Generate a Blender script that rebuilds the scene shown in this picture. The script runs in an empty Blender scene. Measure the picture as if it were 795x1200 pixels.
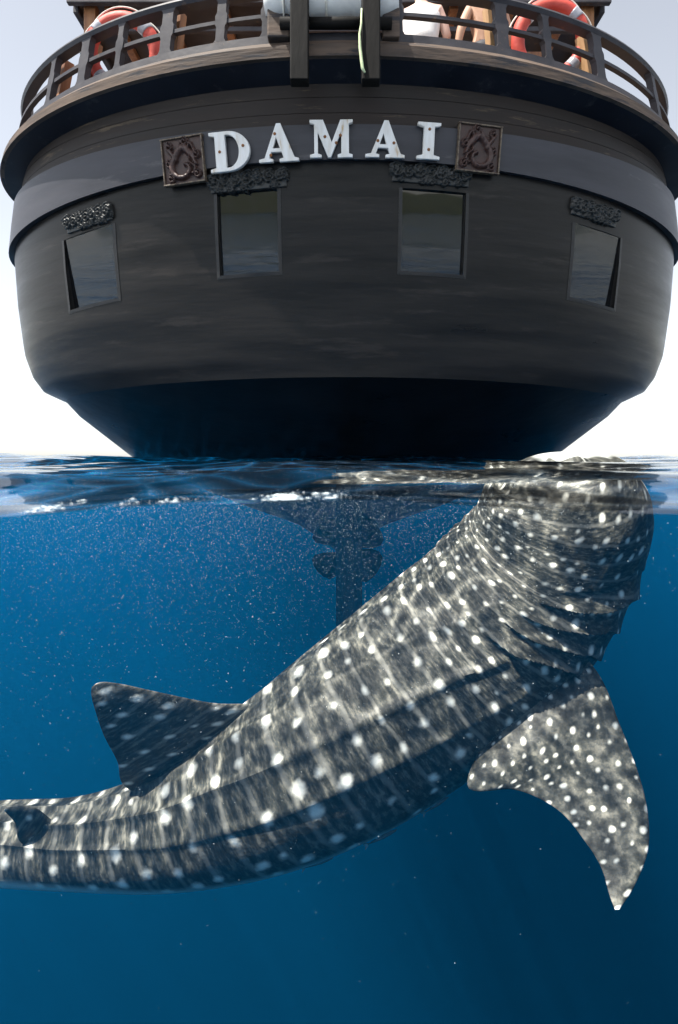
import bpy, bmesh, math, random
import numpy as np
from mathutils import Vector, Matrix, kdtree
R = math.radians
scene = bpy.context.scene
col = scene.collection
rng = np.random.default_rng(7)
random.seed(7)

# ---------------------------------------------------------------- camera, sky, sun, exposure
F = 715.0            # focal length in pixels of the 795 x 1200 photograph
CX, HY = 397.5, 535.0
CAMZ = 0.05
cam = bpy.data.cameras.new('camera')
camo = bpy.data.objects.new('camera', cam); col.objects.link(camo)
camo.location = (0, 0, CAMZ); camo.rotation_euler = (R(90), 0, 0)
cam.sensor_fit = 'VERTICAL'; cam.sensor_height = 36.0; cam.sensor_width = 24.0
cam.lens = F / 1200 * 36.0
cam.shift_y = -(600 - HY) / 1200.0
cam.clip_start = 0.02; cam.clip_end = 12000
cam.dof.use_dof = True; cam.dof.focus_distance = 3.2; cam.dof.aperture_fstop = 9.0
scene.camera = camo

SUN_EL, SUN_AZ = R(64), R(-121)     # azimuth from +Y (ahead) towards +X
sdir = Vector((math.sin(SUN_AZ) * math.cos(SUN_EL), math.cos(SUN_AZ) * math.cos(SUN_EL), math.sin(SUN_EL)))
world = bpy.data.worlds.new('World'); scene.world = world; world.use_nodes = True
wn = world.node_tree
sky = wn.nodes.new('ShaderNodeTexSky'); sky.sky_type = 'NISHITA'; sky.sun_disc = False
sky.sun_elevation = SUN_EL; sky.sun_rotation = SUN_AZ
sky.air_density = 1.0; sky.dust_density = 0.7; sky.ozone_density = 1.0
wn.nodes['Background'].inputs['Strength'].default_value = 0.15
hs = wn.nodes.new('ShaderNodeHueSaturation'); hs.inputs['Saturation'].default_value = .33; hs.inputs['Value'].default_value = .82   # thin milky overcast
wn.links.new(sky.outputs[0], hs.inputs['Color']); wn.links.new(hs.outputs[0], wn.nodes['Background'].inputs['Color'])
sun = bpy.data.lights.new('sun', 'SUN'); sun.energy = 5.0; sun.angle = R(0.5); sun.color = (1.0, 0.95, 0.87)
suno = bpy.data.objects.new('sun', sun); col.objects.link(suno)
suno.rotation_euler = sdir.to_track_quat('Z', 'Y').to_euler(); suno.location = (-20, 10, 40)
vs = scene.view_settings
vs.view_transform = 'Standard'; vs.look = 'None'; vs.gamma = 1.0; vs.use_curve_mapping = False
vs.exposure = 0.98
cy = scene.cycles
cy.max_bounces = 7; cy.diffuse_bounces = 3; cy.glossy_bounces = 3; cy.transmission_bounces = 3
cy.volume_bounces = 0; cy.transparent_max_bounces = 12
cy.use_denoising = True; cy.sample_clamp_indirect = 4.0
cy.use_adaptive_sampling = True; cy.adaptive_threshold = 0.02

# ---------------------------------------------------------------- helpers
def pix(px, py, Y):
    """a photo pixel and a distance ahead -> a point"""
    return Vector(((px - CX) / F * Y, Y, CAMZ + (HY - py) / F * Y))

def link(name, me, mat=None, parent=None, loc=None):
    o = bpy.data.objects.new(name, me); col.objects.link(o)
    if mat is not None and me is not None:
        if not me.materials: me.materials.append(mat)
    if parent is not None: o.parent = parent
    if loc is not None: o.location = loc
    return o

def mesh(name, v, f, mat=None, parent=None, smooth=False, loc=None):
    me = bpy.data.meshes.new(name)
    me.from_pydata([tuple(p) for p in v], [], [tuple(q) for q in f]); me.update()
    bm = bmesh.new(); bm.from_mesh(me)
    bmesh.ops.recalc_face_normals(bm, faces=bm.faces)
    bm.to_mesh(me); bm.free()
    if smooth: me.polygons.foreach_set('use_smooth', [True] * len(me.polygons))
    return link(name, me, mat, parent, loc)

def tag(o, label=None, cat=None, group=None, kind=None):
    if label: o['label'] = label
    if cat: o['category'] = cat
    if group: o['group'] = group
    if kind: o['kind'] = kind
    return o

def empty(name, loc, label, cat, group=None):
    o = bpy.data.objects.new(name, None); col.objects.link(o); o.location = loc
    return tag(o, label, cat, group)

def under(o, parent):
    """parent a world-space mesh to an Empty that has only a location"""
    o.parent = parent
    p, l = parent, Vector((0, 0, 0))
    while p is not None:
        l = l + Vector(p.location); p = p.parent
    o.location = Vector(o.location) - l
    return o

class MB:
    def __init__(s): s.v = []; s.f = []
    def add(s, v, f):
        n = len(s.v); s.v += [Vector(p) for p in v]; s.f += [tuple(i + n for i in q) for q in f]
    def box(s, c, x, y, z, bev=0):
        """centre c, half-vectors x, y, z"""
        c, x, y, z = map(Vector, (c, x, y, z))
        P = [c + a * x + b * y + d * z for a in (-1, 1) for b in (-1, 1) for d in (-1, 1)]
        s.add(P, [(0, 1, 3, 2), (4, 6, 7, 5), (0, 4, 5, 1), (2, 3, 7, 6), (0, 2, 6, 4), (1, 5, 7, 3)])
    def sweep(s, pts, secs, closed=False):
        """rings of points: secs[i] is a list of points"""
        n = len(secs[0]); m = len(secs)
        v = [p for sec in secs for p in sec]; f = []
        for i in range(m if closed else m - 1):
            j = (i + 1) % m
            for k in range(n):
                l = (k + 1) % n
                f.append((i * n + k, i * n + l, j * n + l, j * n + k))
        if not closed:
            f.append(tuple(range(n - 1, -1, -1))); f.append(tuple((m - 1) * n + k for k in range(n)))
        s.add(v, f)
    def tube(s, pts, r, n=10, closed=False):
        pts = [Vector(p) for p in pts]; m = len(pts); secs = []
        up = Vector((0.13, 0.21, 0.97))
        for i, p in enumerate(pts):
            if closed: t = pts[(i + 1) % m] - pts[i - 1]
            else: t = pts[min(i + 1, m - 1)] - pts[max(i - 1, 0)]
            t.normalize(); a = t.cross(up)
            if a.length < 1e-3: a = t.cross(Vector((1, 0, 0)))
            a.normalize(); b = a.cross(t); rr = r[i] if hasattr(r, '__len__') else r
            secs.append([p + (a * math.cos(q) + b * math.sin(q)) * rr for q in np.linspace(0, 2 * math.pi, n, endpoint=False)])
        s.sweep(pts, secs, closed)
    def build(s, name, mat, parent=None, smooth=False):
        o = mesh(name, s.v, s.f, mat, None, smooth)
        if parent is not None: under(o, parent)
        return o

def bevel(o, w=0.008, seg=2):
    m = o.modifiers.new('bevel', 'BEVEL'); m.width = w; m.segments = seg; m.limit_method = 'ANGLE'; m.angle_limit = R(40)
    return o

# ---------------------------------------------------------------- materials
def new_mat(name):
    m = bpy.data.materials.new(name); m.use_nodes = True
    return m, m.node_tree.nodes, m.node_tree.links, m.node_tree.nodes['Principled BSDF']

def ramp(N, pts):
    r = N.new('ShaderNodeValToRGB')
    e = r.color_ramp.elements
    while len(e) < len(pts): e.new(0.5)
    for el, (p, c) in zip(e, pts):
        el.position = p; el.color = (*c, 1) if len(c) == 3 else c
    return r

def paint(name, c1, c2, rough=0.5, scale=(3, 3, 3), nscale=1.0, bump=0.2, bscale=None, wear=None, wear_t=0.62, spec=0.5, metal=0.0, bdist=0.01):
    """painted or bare surface: two tones of noise, optional worn patches, fine relief"""
    m, N, L, b = new_mat(name)
    tc = N.new('ShaderNodeTexCoord'); mp = N.new('ShaderNodeMapping'); mp.inputs['Scale'].default_value = scale
    L.new(tc.outputs['Object'], mp.inputs[0])
    n1 = N.new('ShaderNodeTexNoise'); n1.inputs['Scale'].default_value = nscale; n1.inputs['Detail'].default_value = 8; n1.inputs['Roughness'].default_value = 0.62
    L.new(mp.outputs[0], n1.inputs['Vector'])
    r = ramp(N, [(0.33, c1), (0.68, c2)]); L.new(n1.outputs[0], r.inputs[0])
    out = r.outputs[0]
    if wear:
        n2 = N.new('ShaderNodeTexNoise'); n2.inputs['Scale'].default_value = nscale * 1.7; n2.inputs['Detail'].default_value = 11; n2.inputs['Roughness'].default_value = 0.7
        L.new(mp.outputs[0], n2.inputs['Vector'])
        r2 = ramp(N, [(wear_t, (0, 0, 0)), (wear_t + 0.09, (1, 1, 1))]); L.new(n2.outputs[0], r2.inputs[0])
        mx = N.new('ShaderNodeMix'); mx.data_type = 'RGBA'
        L.new(r2.outputs[0], mx.inputs[0]); L.new(out, mx.inputs[6]); mx.inputs[7].default_value = (*wear, 1); out = mx.outputs[2]
    L.new(out, b.inputs['Base Color'])
    rr = ramp(N, [(0.3, (rough * 0.8,) * 3), (0.7, (min(1, rough * 1.25),) * 3)]); L.new(n1.outputs[0], rr.inputs[0]); L.new(rr.outputs[0], b.inputs['Roughness'])
    b.inputs['Specular IOR Level'].default_value = spec; b.inputs['Metallic'].default_value = metal
    if bump:
        n3 = N.new('ShaderNodeTexNoise'); n3.inputs['Scale'].default_value = (bscale or nscale * 3); n3.inputs['Detail'].default_value = 6
        L.new(mp.outputs[0], n3.inputs['Vector'])
        bp = N.new('ShaderNodeBump'); bp.inputs['Strength'].default_value = bump; bp.inputs['Distance'].default_value = bdist
        L.new(n3.outputs[0], bp.inputs['Height']); L.new(bp.outputs[0], b.inputs['Normal'])
    return m

M = {}
M['hull'] = paint('black_hull_paint', (.0065, .0060, .0058), (.0165, .0150, .0140), .34, (.40, .40, 3.2), 1.5, .40, 1.6, wear=(.026, .0225, .020), wear_t=.56, bdist=.022, spec=.26)
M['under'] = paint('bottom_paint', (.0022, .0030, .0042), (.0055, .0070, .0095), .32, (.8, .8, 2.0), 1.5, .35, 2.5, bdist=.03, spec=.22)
M['band'] = paint('slate_band_paint', (.026, .027, .033), (.052, .052, .061), .42, (.5, .5, 3), 1.6, .3, 3, wear=(.085, .082, .088), wear_t=.60, spec=.35)
M['plank'] = paint('dark_brown_plank_paint', (.013, .0095, .008), (.030, .022, .0185), .5, (.45, .45, 4), 2.0, .4, 4, wear=(.10, .072, .046), wear_t=.59, spec=.28)
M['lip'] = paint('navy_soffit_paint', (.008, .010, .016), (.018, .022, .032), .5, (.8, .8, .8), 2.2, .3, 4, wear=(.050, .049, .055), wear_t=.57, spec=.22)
M['lipedge'] = paint('worn_edge_wood', (.055, .040, .031), (.15, .108, .082), .7, (.5, .5, 4), 3.0, .5, 9, wear=(.035, .034, .038), wear_t=.52, spec=.3)
M['rail'] = paint('slate_rail_paint', (.026, .0245, .029), (.060, .056, .062), .5, (1, 1, 1), 4.0, .3, 12, wear=(.13, .085, .058), wear_t=.62, spec=.35)
M['wood'] = paint('varnished_teak', (.19, .075, .028), (.36, .17, .07), .42, (6, 6, .8), 2.5, .35, 9)
M['wood_lt'] = paint('bare_tan_timber', (.42, .24, .11), (.58, .36, .18), .5, (6, 6, .8), 2.5, .3, 9)
M['black'] = paint('black_timber', (.003, .003, .0026), (.009, .008, .007), .6, (2, 2, .6), 3.0, .4, 8, spec=.15)
M['carve'] = paint('black_carving', (.012, .013, .012), (.035, .036, .034), .42, (1, 1, 1), 12.0, .5, 60, bdist=.003)
M['plaque'] = paint('brown_carving', (.035, .016, .013), (.075, .038, .030), .45, (1, 1, 1), 14.0, .5, 60, wear=(.16, .10, .08), wear_t=.68, bdist=.003)
M['gilt'] = paint('worn_gilt_edge', (.06, .04, .028), (.24, .19, .13), .5, (1, 1, 1), 25.0, .5, 60, wear=(.04, .02, .015), wear_t=.5, bdist=.003)
M['frame'] = paint('grey_frame_paint', (.009, .0085, .008), (.020, .0185, .0175), .45, (1, 1, 2), 5.0, .3, 20)
M['ring'] = paint('orange_red_lifebuoy', (.50, .045, .030), (.60, .085, .055), .55, (1, 1, 1), 6.0, .3, 30)
M['ringband'] = paint('grey_reflective_tape', (.26, .26, .29), (.42, .42, .45), .35, (1, 1, 1), 9.0, .2, 30)
M['rope'] = paint('pale_green_rope', (.45, .55, .30), (.70, .78, .48), .8, (1, 1, 1), 40.0, .6, 120, bdist=.003)
M['ropewhite'] = paint('white_cord', (.6, .58, .5), (.8, .78, .7), .8, (1, 1, 1), 40.0, .6, 120, bdist=.003)
M['canvas'] = paint('white_canvas', (.55, .56, .55), (.74, .74, .71), .7, (1, 1, 1), 4.0, .5, 9, wear=(.38, .36, .31), wear_t=.62)
M['skin'] = paint('bare_skin', (.42, .23, .14), (.50, .29, .19), .5, (1, 1, 1), 9.0, .2, 60, bdist=.002)
M['skin_lt'] = paint('fair_skin', (.58, .36, .28), (.66, .43, .34), .5, (1, 1, 1), 9.0, .2, 60, bdist=.002)
M['hair'] = paint('dark_hair', (.012, .008, .006), (.04, .025, .018), .5, (8, 8, 1), 9.0, .6, 60)
M['shorts'] = paint('dark_shorts_cloth', (.02, .02, .025), (.05, .05, .06), .8, (1, 1, 1), 9.0, .4, 60)
M['towel'] = paint('white_cloth', (.68, .66, .64), (.80, .78, .76), .85, (1, 1, 1), 12.0, .6, 90, bdist=.004)
M['metal'] = paint('brushed_metal', (.45, .45, .46), (.62, .62, .62), .25, (1, 1, 1), 9.0, .1, 60, metal=1.0)
M['rudder'] = paint('antifouling', (.018, .016, .016), (.05, .045, .042), .7, (1, 1, .6), 3.0, .6, 12)
M['bronze'] = paint('fouled_bronze', (.04, .04, .03), (.09, .08, .06), .6, (1, 1, 1), 6.0, .5, 20)
M['rust'] = paint('rusty_screw', (.16, .06, .02), (.30, .13, .045), .8, (1, 1, 1), 60.0, .3, 90)
M['deck'] = paint('deck_boards', (.16, .10, .06), (.27, .17, .10), .6, (8, .6, 1), 2.0, .3, 9)
M['hill'] = paint('forested_hill', (.030, .045, .022), (.075, .090, .045), .9, (.02, .02, .02), 2.0, 0)

def letter_material():
    m, N, L, b = new_mat('white_letter_paint')
    tc = N.new('ShaderNodeTexCoord')
    n = N.new('ShaderNodeTexNoise'); n.inputs['Scale'].default_value = 9; n.inputs['Detail'].default_value = 9
    mp = N.new('ShaderNodeMapping'); mp.inputs['Scale'].default_value = (2.2, 1.0, .45)
    L.new(tc.outputs['Object'], mp.inputs[0]); L.new(mp.outputs[0], n.inputs['Vector'])
    r = ramp(N, [(0.40, (.80, .80, .78)), (0.62, (.70, .68, .63)), (0.70, (.50, .36, .20))])
    L.new(n.outputs[0], r.inputs[0]); L.new(r.outputs[0], b.inputs['Base Color']); b.inputs['Roughness'].default_value = .45
    return m
M['letter'] = letter_material()

def glass_material():
    m, N, L, b = new_mat('dark_window_glass')
    b.inputs['Base Color'].default_value = (.006, .006, .007, 1); b.inputs['Roughness'].default_value = .015
    b.inputs['IOR'].default_value = 1.52; b.inputs['Coat Weight'].default_value = .6; b.inputs['Coat Roughness'].default_value = .02
    tc = N.new('ShaderNodeTexCoord'); n = N.new('ShaderNodeTexNoise'); n.inputs['Scale'].default_value = 2.0
    L.new(tc.outputs['Object'], n.inputs['Vector'])
    bp = N.new('ShaderNodeBump'); bp.inputs['Strength'].default_value = .05; bp.inputs['Distance'].default_value = .02
    L.new(n.outputs[0], bp.inputs['Height']); L.new(bp.outputs[0], b.inputs['Normal'])
    return m
M['glass'] = glass_material()

def sea_material():
    """clear water skin: mirror reflection by Fresnel over a see-through colour with bright caustic lines painted in"""
    m, N, L, b = new_mat('sea_surface'); N.remove(b)
    out = N['Material Output']
    tc = N.new('ShaderNodeTexCoord')
    # ripples, fine
    n1 = N.new('ShaderNodeTexNoise'); n1.inputs['Scale'].default_value = 4.0; n1.inputs['Detail'].default_value = 3
    n2 = N.new('ShaderNodeTexNoise'); n2.inputs['Scale'].default_value = .5; n2.inputs['Detail'].default_value = 4
    mp = N.new('ShaderNodeMapping'); mp.inputs['Scale'].default_value = (1, 1.6, 1)
    L.new(tc.outputs['Object'], mp.inputs[0]); L.new(mp.outputs[0], n1.inputs['Vector']); L.new(mp.outputs[0], n2.inputs['Vector'])
    b1 = N.new('ShaderNodeBump'); b1.inputs['Strength'].default_value = .25; b1.inputs['Distance'].default_value = .012
    b2 = N.new('ShaderNodeBump'); b2.inputs['Strength'].default_value = .4; b2.inputs['Distance'].default_value = .25
    L.new(n1.outputs[0], b1.inputs['Height']); L.new(n2.outputs[0], b2.inputs['Height']); L.new(b2.outputs[0], b1.inputs['Normal'])
    fr = N.new('ShaderNodeFresnel'); fr.inputs['IOR'].default_value = 1.333; L.new(b1.outputs[0], fr.inputs['Normal'])
    gl = N.new('ShaderNodeBsdfGlossy'); gl.inputs['Roughness'].default_value = .03; L.new(b1.outputs[0], gl.inputs['Normal'])
    tr = N.new('ShaderNodeBsdfTransparent')
    # caustic light painted into the see-through colour as a cell pattern
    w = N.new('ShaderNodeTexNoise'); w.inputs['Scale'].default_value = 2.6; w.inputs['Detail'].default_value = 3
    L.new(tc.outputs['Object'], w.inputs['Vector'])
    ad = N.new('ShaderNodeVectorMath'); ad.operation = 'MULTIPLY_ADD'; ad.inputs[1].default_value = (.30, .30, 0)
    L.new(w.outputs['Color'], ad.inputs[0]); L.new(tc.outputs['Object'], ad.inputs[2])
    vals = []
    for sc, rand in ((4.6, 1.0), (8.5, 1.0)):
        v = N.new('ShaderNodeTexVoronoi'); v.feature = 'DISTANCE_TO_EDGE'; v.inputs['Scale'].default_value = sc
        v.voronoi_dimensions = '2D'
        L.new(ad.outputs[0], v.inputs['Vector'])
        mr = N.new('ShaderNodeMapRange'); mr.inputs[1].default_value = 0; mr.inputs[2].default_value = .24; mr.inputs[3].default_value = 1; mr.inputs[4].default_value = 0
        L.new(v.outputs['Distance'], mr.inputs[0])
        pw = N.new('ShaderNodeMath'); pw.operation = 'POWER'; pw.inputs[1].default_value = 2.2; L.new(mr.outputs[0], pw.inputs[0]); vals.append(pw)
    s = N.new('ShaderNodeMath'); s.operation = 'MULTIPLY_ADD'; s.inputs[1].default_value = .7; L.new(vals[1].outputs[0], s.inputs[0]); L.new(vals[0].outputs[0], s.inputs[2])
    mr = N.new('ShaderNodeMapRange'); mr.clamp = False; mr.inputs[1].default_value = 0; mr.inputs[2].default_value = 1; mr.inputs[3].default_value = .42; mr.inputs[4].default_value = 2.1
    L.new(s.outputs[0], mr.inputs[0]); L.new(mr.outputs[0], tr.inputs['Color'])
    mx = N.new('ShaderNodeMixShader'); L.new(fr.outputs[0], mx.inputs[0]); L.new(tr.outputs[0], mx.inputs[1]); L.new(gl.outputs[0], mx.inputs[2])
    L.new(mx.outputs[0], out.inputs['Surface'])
    return m
M['sea'] = sea_material()

def water_volume():
    m, N, L, b = new_mat('blue_sea_water'); N.remove(b)
    pv = N.new('ShaderNodeVolumePrincipled')
    pv.inputs['Color'].default_value = (.008, .38, .95, 1)
    pv.inputs['Density'].default_value = .040
    pv.inputs['Anisotropy'].default_value = .52
    L.new(pv.outputs[0], N['Material Output'].inputs['Volume'])
    return m
M['volume'] = water_volume()

def shark_skin():
    m, N, L, b = new_mat('spotted_shark_skin')
    at = N.new('ShaderNodeAttribute'); at.attribute_name = 'skin'
    pale = N.new('ShaderNodeAttribute'); pale.attribute_name = 'pale'
    tc = N.new('ShaderNodeTexCoord')
    # jitter so that the rows are not a lattice
    nj = N.new('ShaderNodeTexNoise'); nj.inputs['Scale'].default_value = 1.1; nj.inputs['Detail'].default_value = 2
    L.new(at.outputs['Vector'], nj.inputs['Vector'])
    ad = N.new('ShaderNodeVectorMath'); ad.operation = 'MULTIPLY_ADD'; ad.inputs[1].default_value = (.22, .22, 0)
    L.new(nj.outputs['Color'], ad.inputs[0]); L.new(at.outputs['Vector'], ad.inputs[2])
    vo = N.new('ShaderNodeTexVoronoi'); vo.voronoi_dimensions = '2D'; vo.inputs['Scale'].default_value = 1.0; vo.inputs['Randomness'].default_value = .55
    L.new(ad.outputs[0], vo.inputs['Vector'])
    # spot size varies by cell
    sep = N.new('ShaderNodeSeparateColor'); L.new(vo.outputs['Color'], sep.inputs[0])
    sz = N.new('ShaderNodeMapRange'); sz.inputs[3].default_value = .05; sz.inputs[4].default_value = .16; L.new(sep.outputs[0], sz.inputs[0])
    edge = N.new('ShaderNodeTexNoise'); edge.inputs['Scale'].default_value = 42; edge.inputs['Detail'].default_value = 4; L.new(tc.outputs['Object'], edge.inputs['Vector'])
    ed = N.new('ShaderNodeMath'); ed.operation = 'MULTIPLY_ADD'; ed.inputs[1].default_value = .16; L.new(edge.outputs[0], ed.inputs[0]); L.new(vo.outputs['Distance'], ed.inputs[2])
    ds = N.new('ShaderNodeMath'); ds.operation = 'SUBTRACT'; L.new(ed.outputs[0], ds.inputs[0]); L.new(sz.outputs[0], ds.inputs[1])
    spot = N.new('ShaderNodeMapRange'); spot.interpolation_type = 'SMOOTHSTEP'
    spot.inputs[1].default_value = -.02; spot.inputs[2].default_value = .20; spot.inputs[3].default_value = 1; spot.inputs[4].default_value = 0
    L.new(ds.outputs[0], spot.inputs[0])
    # pale bars across the body between the spot rows
    sx = N.new('ShaderNodeSeparateXYZ'); L.new(ad.outputs[0], sx.inputs[0])
    fr = N.new('ShaderNodeMath'); fr.operation = 'MULTIPLY'; fr.inputs[1].default_value = 2 * math.pi; L.new(sx.outputs[0], fr.inputs[0])
    sn = N.new('ShaderNodeMath'); sn.operation = 'SINE'; L.new(fr.outputs[0], sn.inputs[0])
    bar = N.new('ShaderNodeMapRange'); bar.inputs[1].default_value = .80; bar.inputs[2].default_value = 1.0; L.new(sn.outputs[0], bar.inputs[0])
    # streaky mottling, longer around the body than along it
    mp = N.new('ShaderNodeMapping'); mp.inputs['Scale'].default_value = (6.5, 2.2, 1); L.new(at.outputs['Vector'], mp.inputs[0])
    n1 = N.new('ShaderNodeTexNoise'); n1.inputs['Scale'].default_value = 1.0; n1.inputs['Detail'].default_value = 7; n1.inputs['Roughness'].default_value = .66; L.new(mp.outputs[0], n1.inputs['Vector'])
    sz_ = N.new('ShaderNodeSeparateXYZ'); L.new(at.outputs['Vector'], sz_.inputs[0])
    nb = N.new('ShaderNodeTexNoise'); nb.inputs['Scale'].default_value = 26; nb.inputs['Detail'].default_value = 5; nb.inputs['Roughness'].default_value = .6; L.new(tc.outputs['Object'], nb.inputs['Vector'])
    mb = N.new('ShaderNodeMix'); L.new(sz_.outputs[2], mb.inputs[0]); L.new(n1.outputs[0], mb.inputs[2]); L.new(nb.outputs[0], mb.inputs[3])
    base = ramp(N, [(.36, (.011, .0125, .0105)), (.50, (.036, .038, .032)), (.68, (.150, .146, .120))]); L.new(mb.outputs[0], base.inputs[0])
    bm = N.new('ShaderNodeMath'); bm.operation = 'MULTIPLY'; L.new(bar.outputs[0], bm.inputs[0])
    inv = N.new('ShaderNodeMath'); inv.operation = 'MULTIPLY_ADD'; inv.inputs[1].default_value = -.40; inv.inputs[2].default_value = .40; L.new(sz_.outputs[2], inv.inputs[0]); L.new(inv.outputs[0], bm.inputs[1])
    m1 = N.new('ShaderNodeMix'); m1.data_type = 'RGBA'; L.new(bm.outputs[0], m1.inputs[0]); L.new(base.outputs[0], m1.inputs[6]); m1.inputs[7].default_value = (.26, .26, .23, 1)
    m0 = N.new('ShaderNodeMix'); m0.data_type = 'RGBA'; L.new(pale.outputs['Fac'], m0.inputs[0]); L.new(m1.outputs[2], m0.inputs[6]); m0.inputs[7].default_value = (.52, .54, .50, 1)
    m2 = N.new('ShaderNodeMix'); m2.data_type = 'RGBA'; L.new(spot.outputs[0], m2.inputs[0]); L.new(m0.outputs[2], m2.inputs[6]); m2.inputs[7].default_value = (.66, .67, .60, 1)
    L.new(m2.outputs[2], b.inputs['Base Color'])
    b.inputs['Roughness'].default_value = .55; b.inputs['Specular IOR Level'].default_value = .3
    n4 = N.new('ShaderNodeTexNoise'); n4.inputs['Scale'].default_value = 55; n4.inputs['Detail'].default_value = 6; L.new(tc.outputs['Object'], n4.inputs['Vector'])
    n5 = N.new('ShaderNodeTexNoise'); n5.inputs['Scale'].default_value = 9; n5.inputs['Detail'].default_value = 4; L.new(tc.outputs['Object'], n5.inputs['Vector'])
    a2 = N.new('ShaderNodeMath'); a2.operation = 'MULTIPLY_ADD'; a2.inputs[1].default_value = 2.5; L.new(n5.outputs[0], a2.inputs[0]); L.new(n4.outputs[0], a2.inputs[2])
    bp = N.new('ShaderNodeBump'); bp.inputs['Strength'].default_value = .35; bp.inputs['Distance'].default_value = .006
    L.new(a2.outputs[0], bp.inputs['Height']); L.new(bp.outputs[0], b.inputs['Normal'])
    return m
M['shark'] = shark_skin()

# ---------------------------------------------------------------- the sea, the water below it, the hills behind
WAVES = []
for i in range(26):
    lam = 0.16 * (1.22 ** i) if i < 17 else random.uniform(.5, 5)
    ang = random.uniform(-.9, .9) + math.pi / 2
    WAVES.append((2 * math.pi / lam * math.cos(ang), 2 * math.pi / lam * math.sin(ang), (.0052 if lam > .5 else .0015) * lam ** .80, random.uniform(0, 6.28)))
EDGE_PX = np.array([-900, 0, 60, 120, 200, 300, 380, 450, 520, 600, 680, 795, 1700.])
EDGE_PY = np.array([590, 592, 587, 582, 577, 576, 573, 572, 577, 582, 587, 590, 588.])
Y0 = 0.5
CREST_PX = np.array([-900, 0, 70, 150, 240, 330, 430, 520, 610, 700, 795, 1700.])
CREST_PY = np.array([548, 546, 553, 556, 551, 549, 546, 548, 544, 547, 551, 548.])
def sea_h(x, y):
    z = np.zeros_like(x)
    for kx, ky, a, p in WAVES: z = z + a * np.sin(kx * x + ky * y + p)
    near = np.clip((np.abs(y) - Y0) / 1.6, 0, 1)
    z = z * (.22 + .78 * near)
    px = CX + x / Y0 * F
    e = CAMZ - (np.interp(px, EDGE_PX, EDGE_PY) - HY) / F * Y0
    w = np.exp(-np.clip(np.abs(y) - Y0, 0, None) / .18)
    pxc = CX + x / .74 * F
    zc = CAMZ - (np.interp(pxc, CREST_PX, CREST_PY) - HY) / F * .74
    w2 = np.exp(-((y - .74) / .15) ** 2)
    z = z * (1 - .7 * w2) + w2 * zc
    # a low swell crosses ahead on the left
    z = z + .030 * np.exp(-((x + 2.0 + .2 * y) / 1.1) ** 2 - ((y - 3.1) / .8) ** 2)
    return z * (1 - w * .85) + w * e - .009 * np.exp(-np.clip(np.abs(y) - Y0, 0, None) / .03)
def sea_sheet(sign):
    rows = [Y0]
    while rows[-1] < 5000: rows.append(rows[-1] * (1.017 if rows[-1] < 30 else 1.08))
    ys = np.array(rows); k = np.sinh(np.linspace(-2.2, 2.2, 420)) / math.sinh(2.2) * 3.2; wide = np.array([4, 5, 6.5, 9, 13, 20, 35, 70, 150, 400, 1200.]); k = np.concatenate([-wide[::-1], k, wide])
    if sign < 0: ys = ys[::3]; k = np.concatenate([k[:11], k[11:-11][::4], k[-11:]])
    Yg, K = np.meshgrid(ys, k, indexing='ij'); X = K * (Yg + 1.0); Yw = Yg * sign - (0.6 if sign < 0 else 0)
    if sign > 0:
        q = np.clip((np.abs(X) - 5) / 3, 0, 1); Yw = Yw - 1.62 * q * q * (3 - 2 * q) * np.exp(-(Yg - Y0) / 3)
    Z = sea_h(X, Yw) * np.where((Yg > 400) | (np.abs(X) > 400), 0, 1)
    nr, nc = X.shape
    v = np.stack([X, Yw, Z], -1).reshape(-1, 3)
    idx = np.arange(nr * nc).reshape(nr, nc)
    f = np.stack([idx[:-1, :-1], idx[:-1, 1:], idx[1:, 1:], idx[1:, :-1]], -1).reshape(-1, 4)
    if sign < 0: f = f[:, ::-1]
    me = bpy.data.meshes.new('sea'); me.from_pydata(v.tolist(), [], f.tolist()); me.update()
    me.polygons.foreach_set('use_smooth', [True] * len(me.polygons))
    return tag(link('sea', me, M['sea']), kind='structure')
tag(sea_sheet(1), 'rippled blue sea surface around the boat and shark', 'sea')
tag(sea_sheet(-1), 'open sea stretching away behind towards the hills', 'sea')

b = MB(); b.box((0, 0, -60.02), (900, 0, 0), (0, 900, 0), (0, 0, 60))
tag(b.build('haze', M['volume']), 'blue sunlit sea water filling everything below the surface', 'water', kind='stuff')

def hills():
    xs = np.linspace(-2600, 2600, 120); ys = np.linspace(-1500, -900, 16)
    X, Yh = np.meshgrid(xs, ys, indexing='ij')
    prof = 62 + 30 * np.sin(xs / 210 + 1.4) + 17 * np.sin(xs / 83) + 9 * np.sin(xs / 37 + 2) + 4 * np.sin(xs / 14)
    prof = prof * (1 + .35 * np.tanh(-xs / 500))
    t = (np.linspace(0, 1, 16))
    Z = np.clip(prof[:, None] * np.sin(t[None, :] * math.pi), 0, None) + rng.normal(0, 1.5, X.shape) - 2
    n, m = X.shape; v = np.stack([X, Yh, Z], -1).reshape(-1, 3); idx = np.arange(n * m).reshape(n, m)
    f = np.stack([idx[:-1, :-1], idx[1:, :-1], idx[1:, 1:], idx[:-1, 1:]], -1).reshape(-1, 4)
    tag(mesh('hills', v.tolist(), f.tolist(), M['hill'], smooth=True), 'low forested hills on the far shore', 'hills', kind='structure')
hills()

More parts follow.
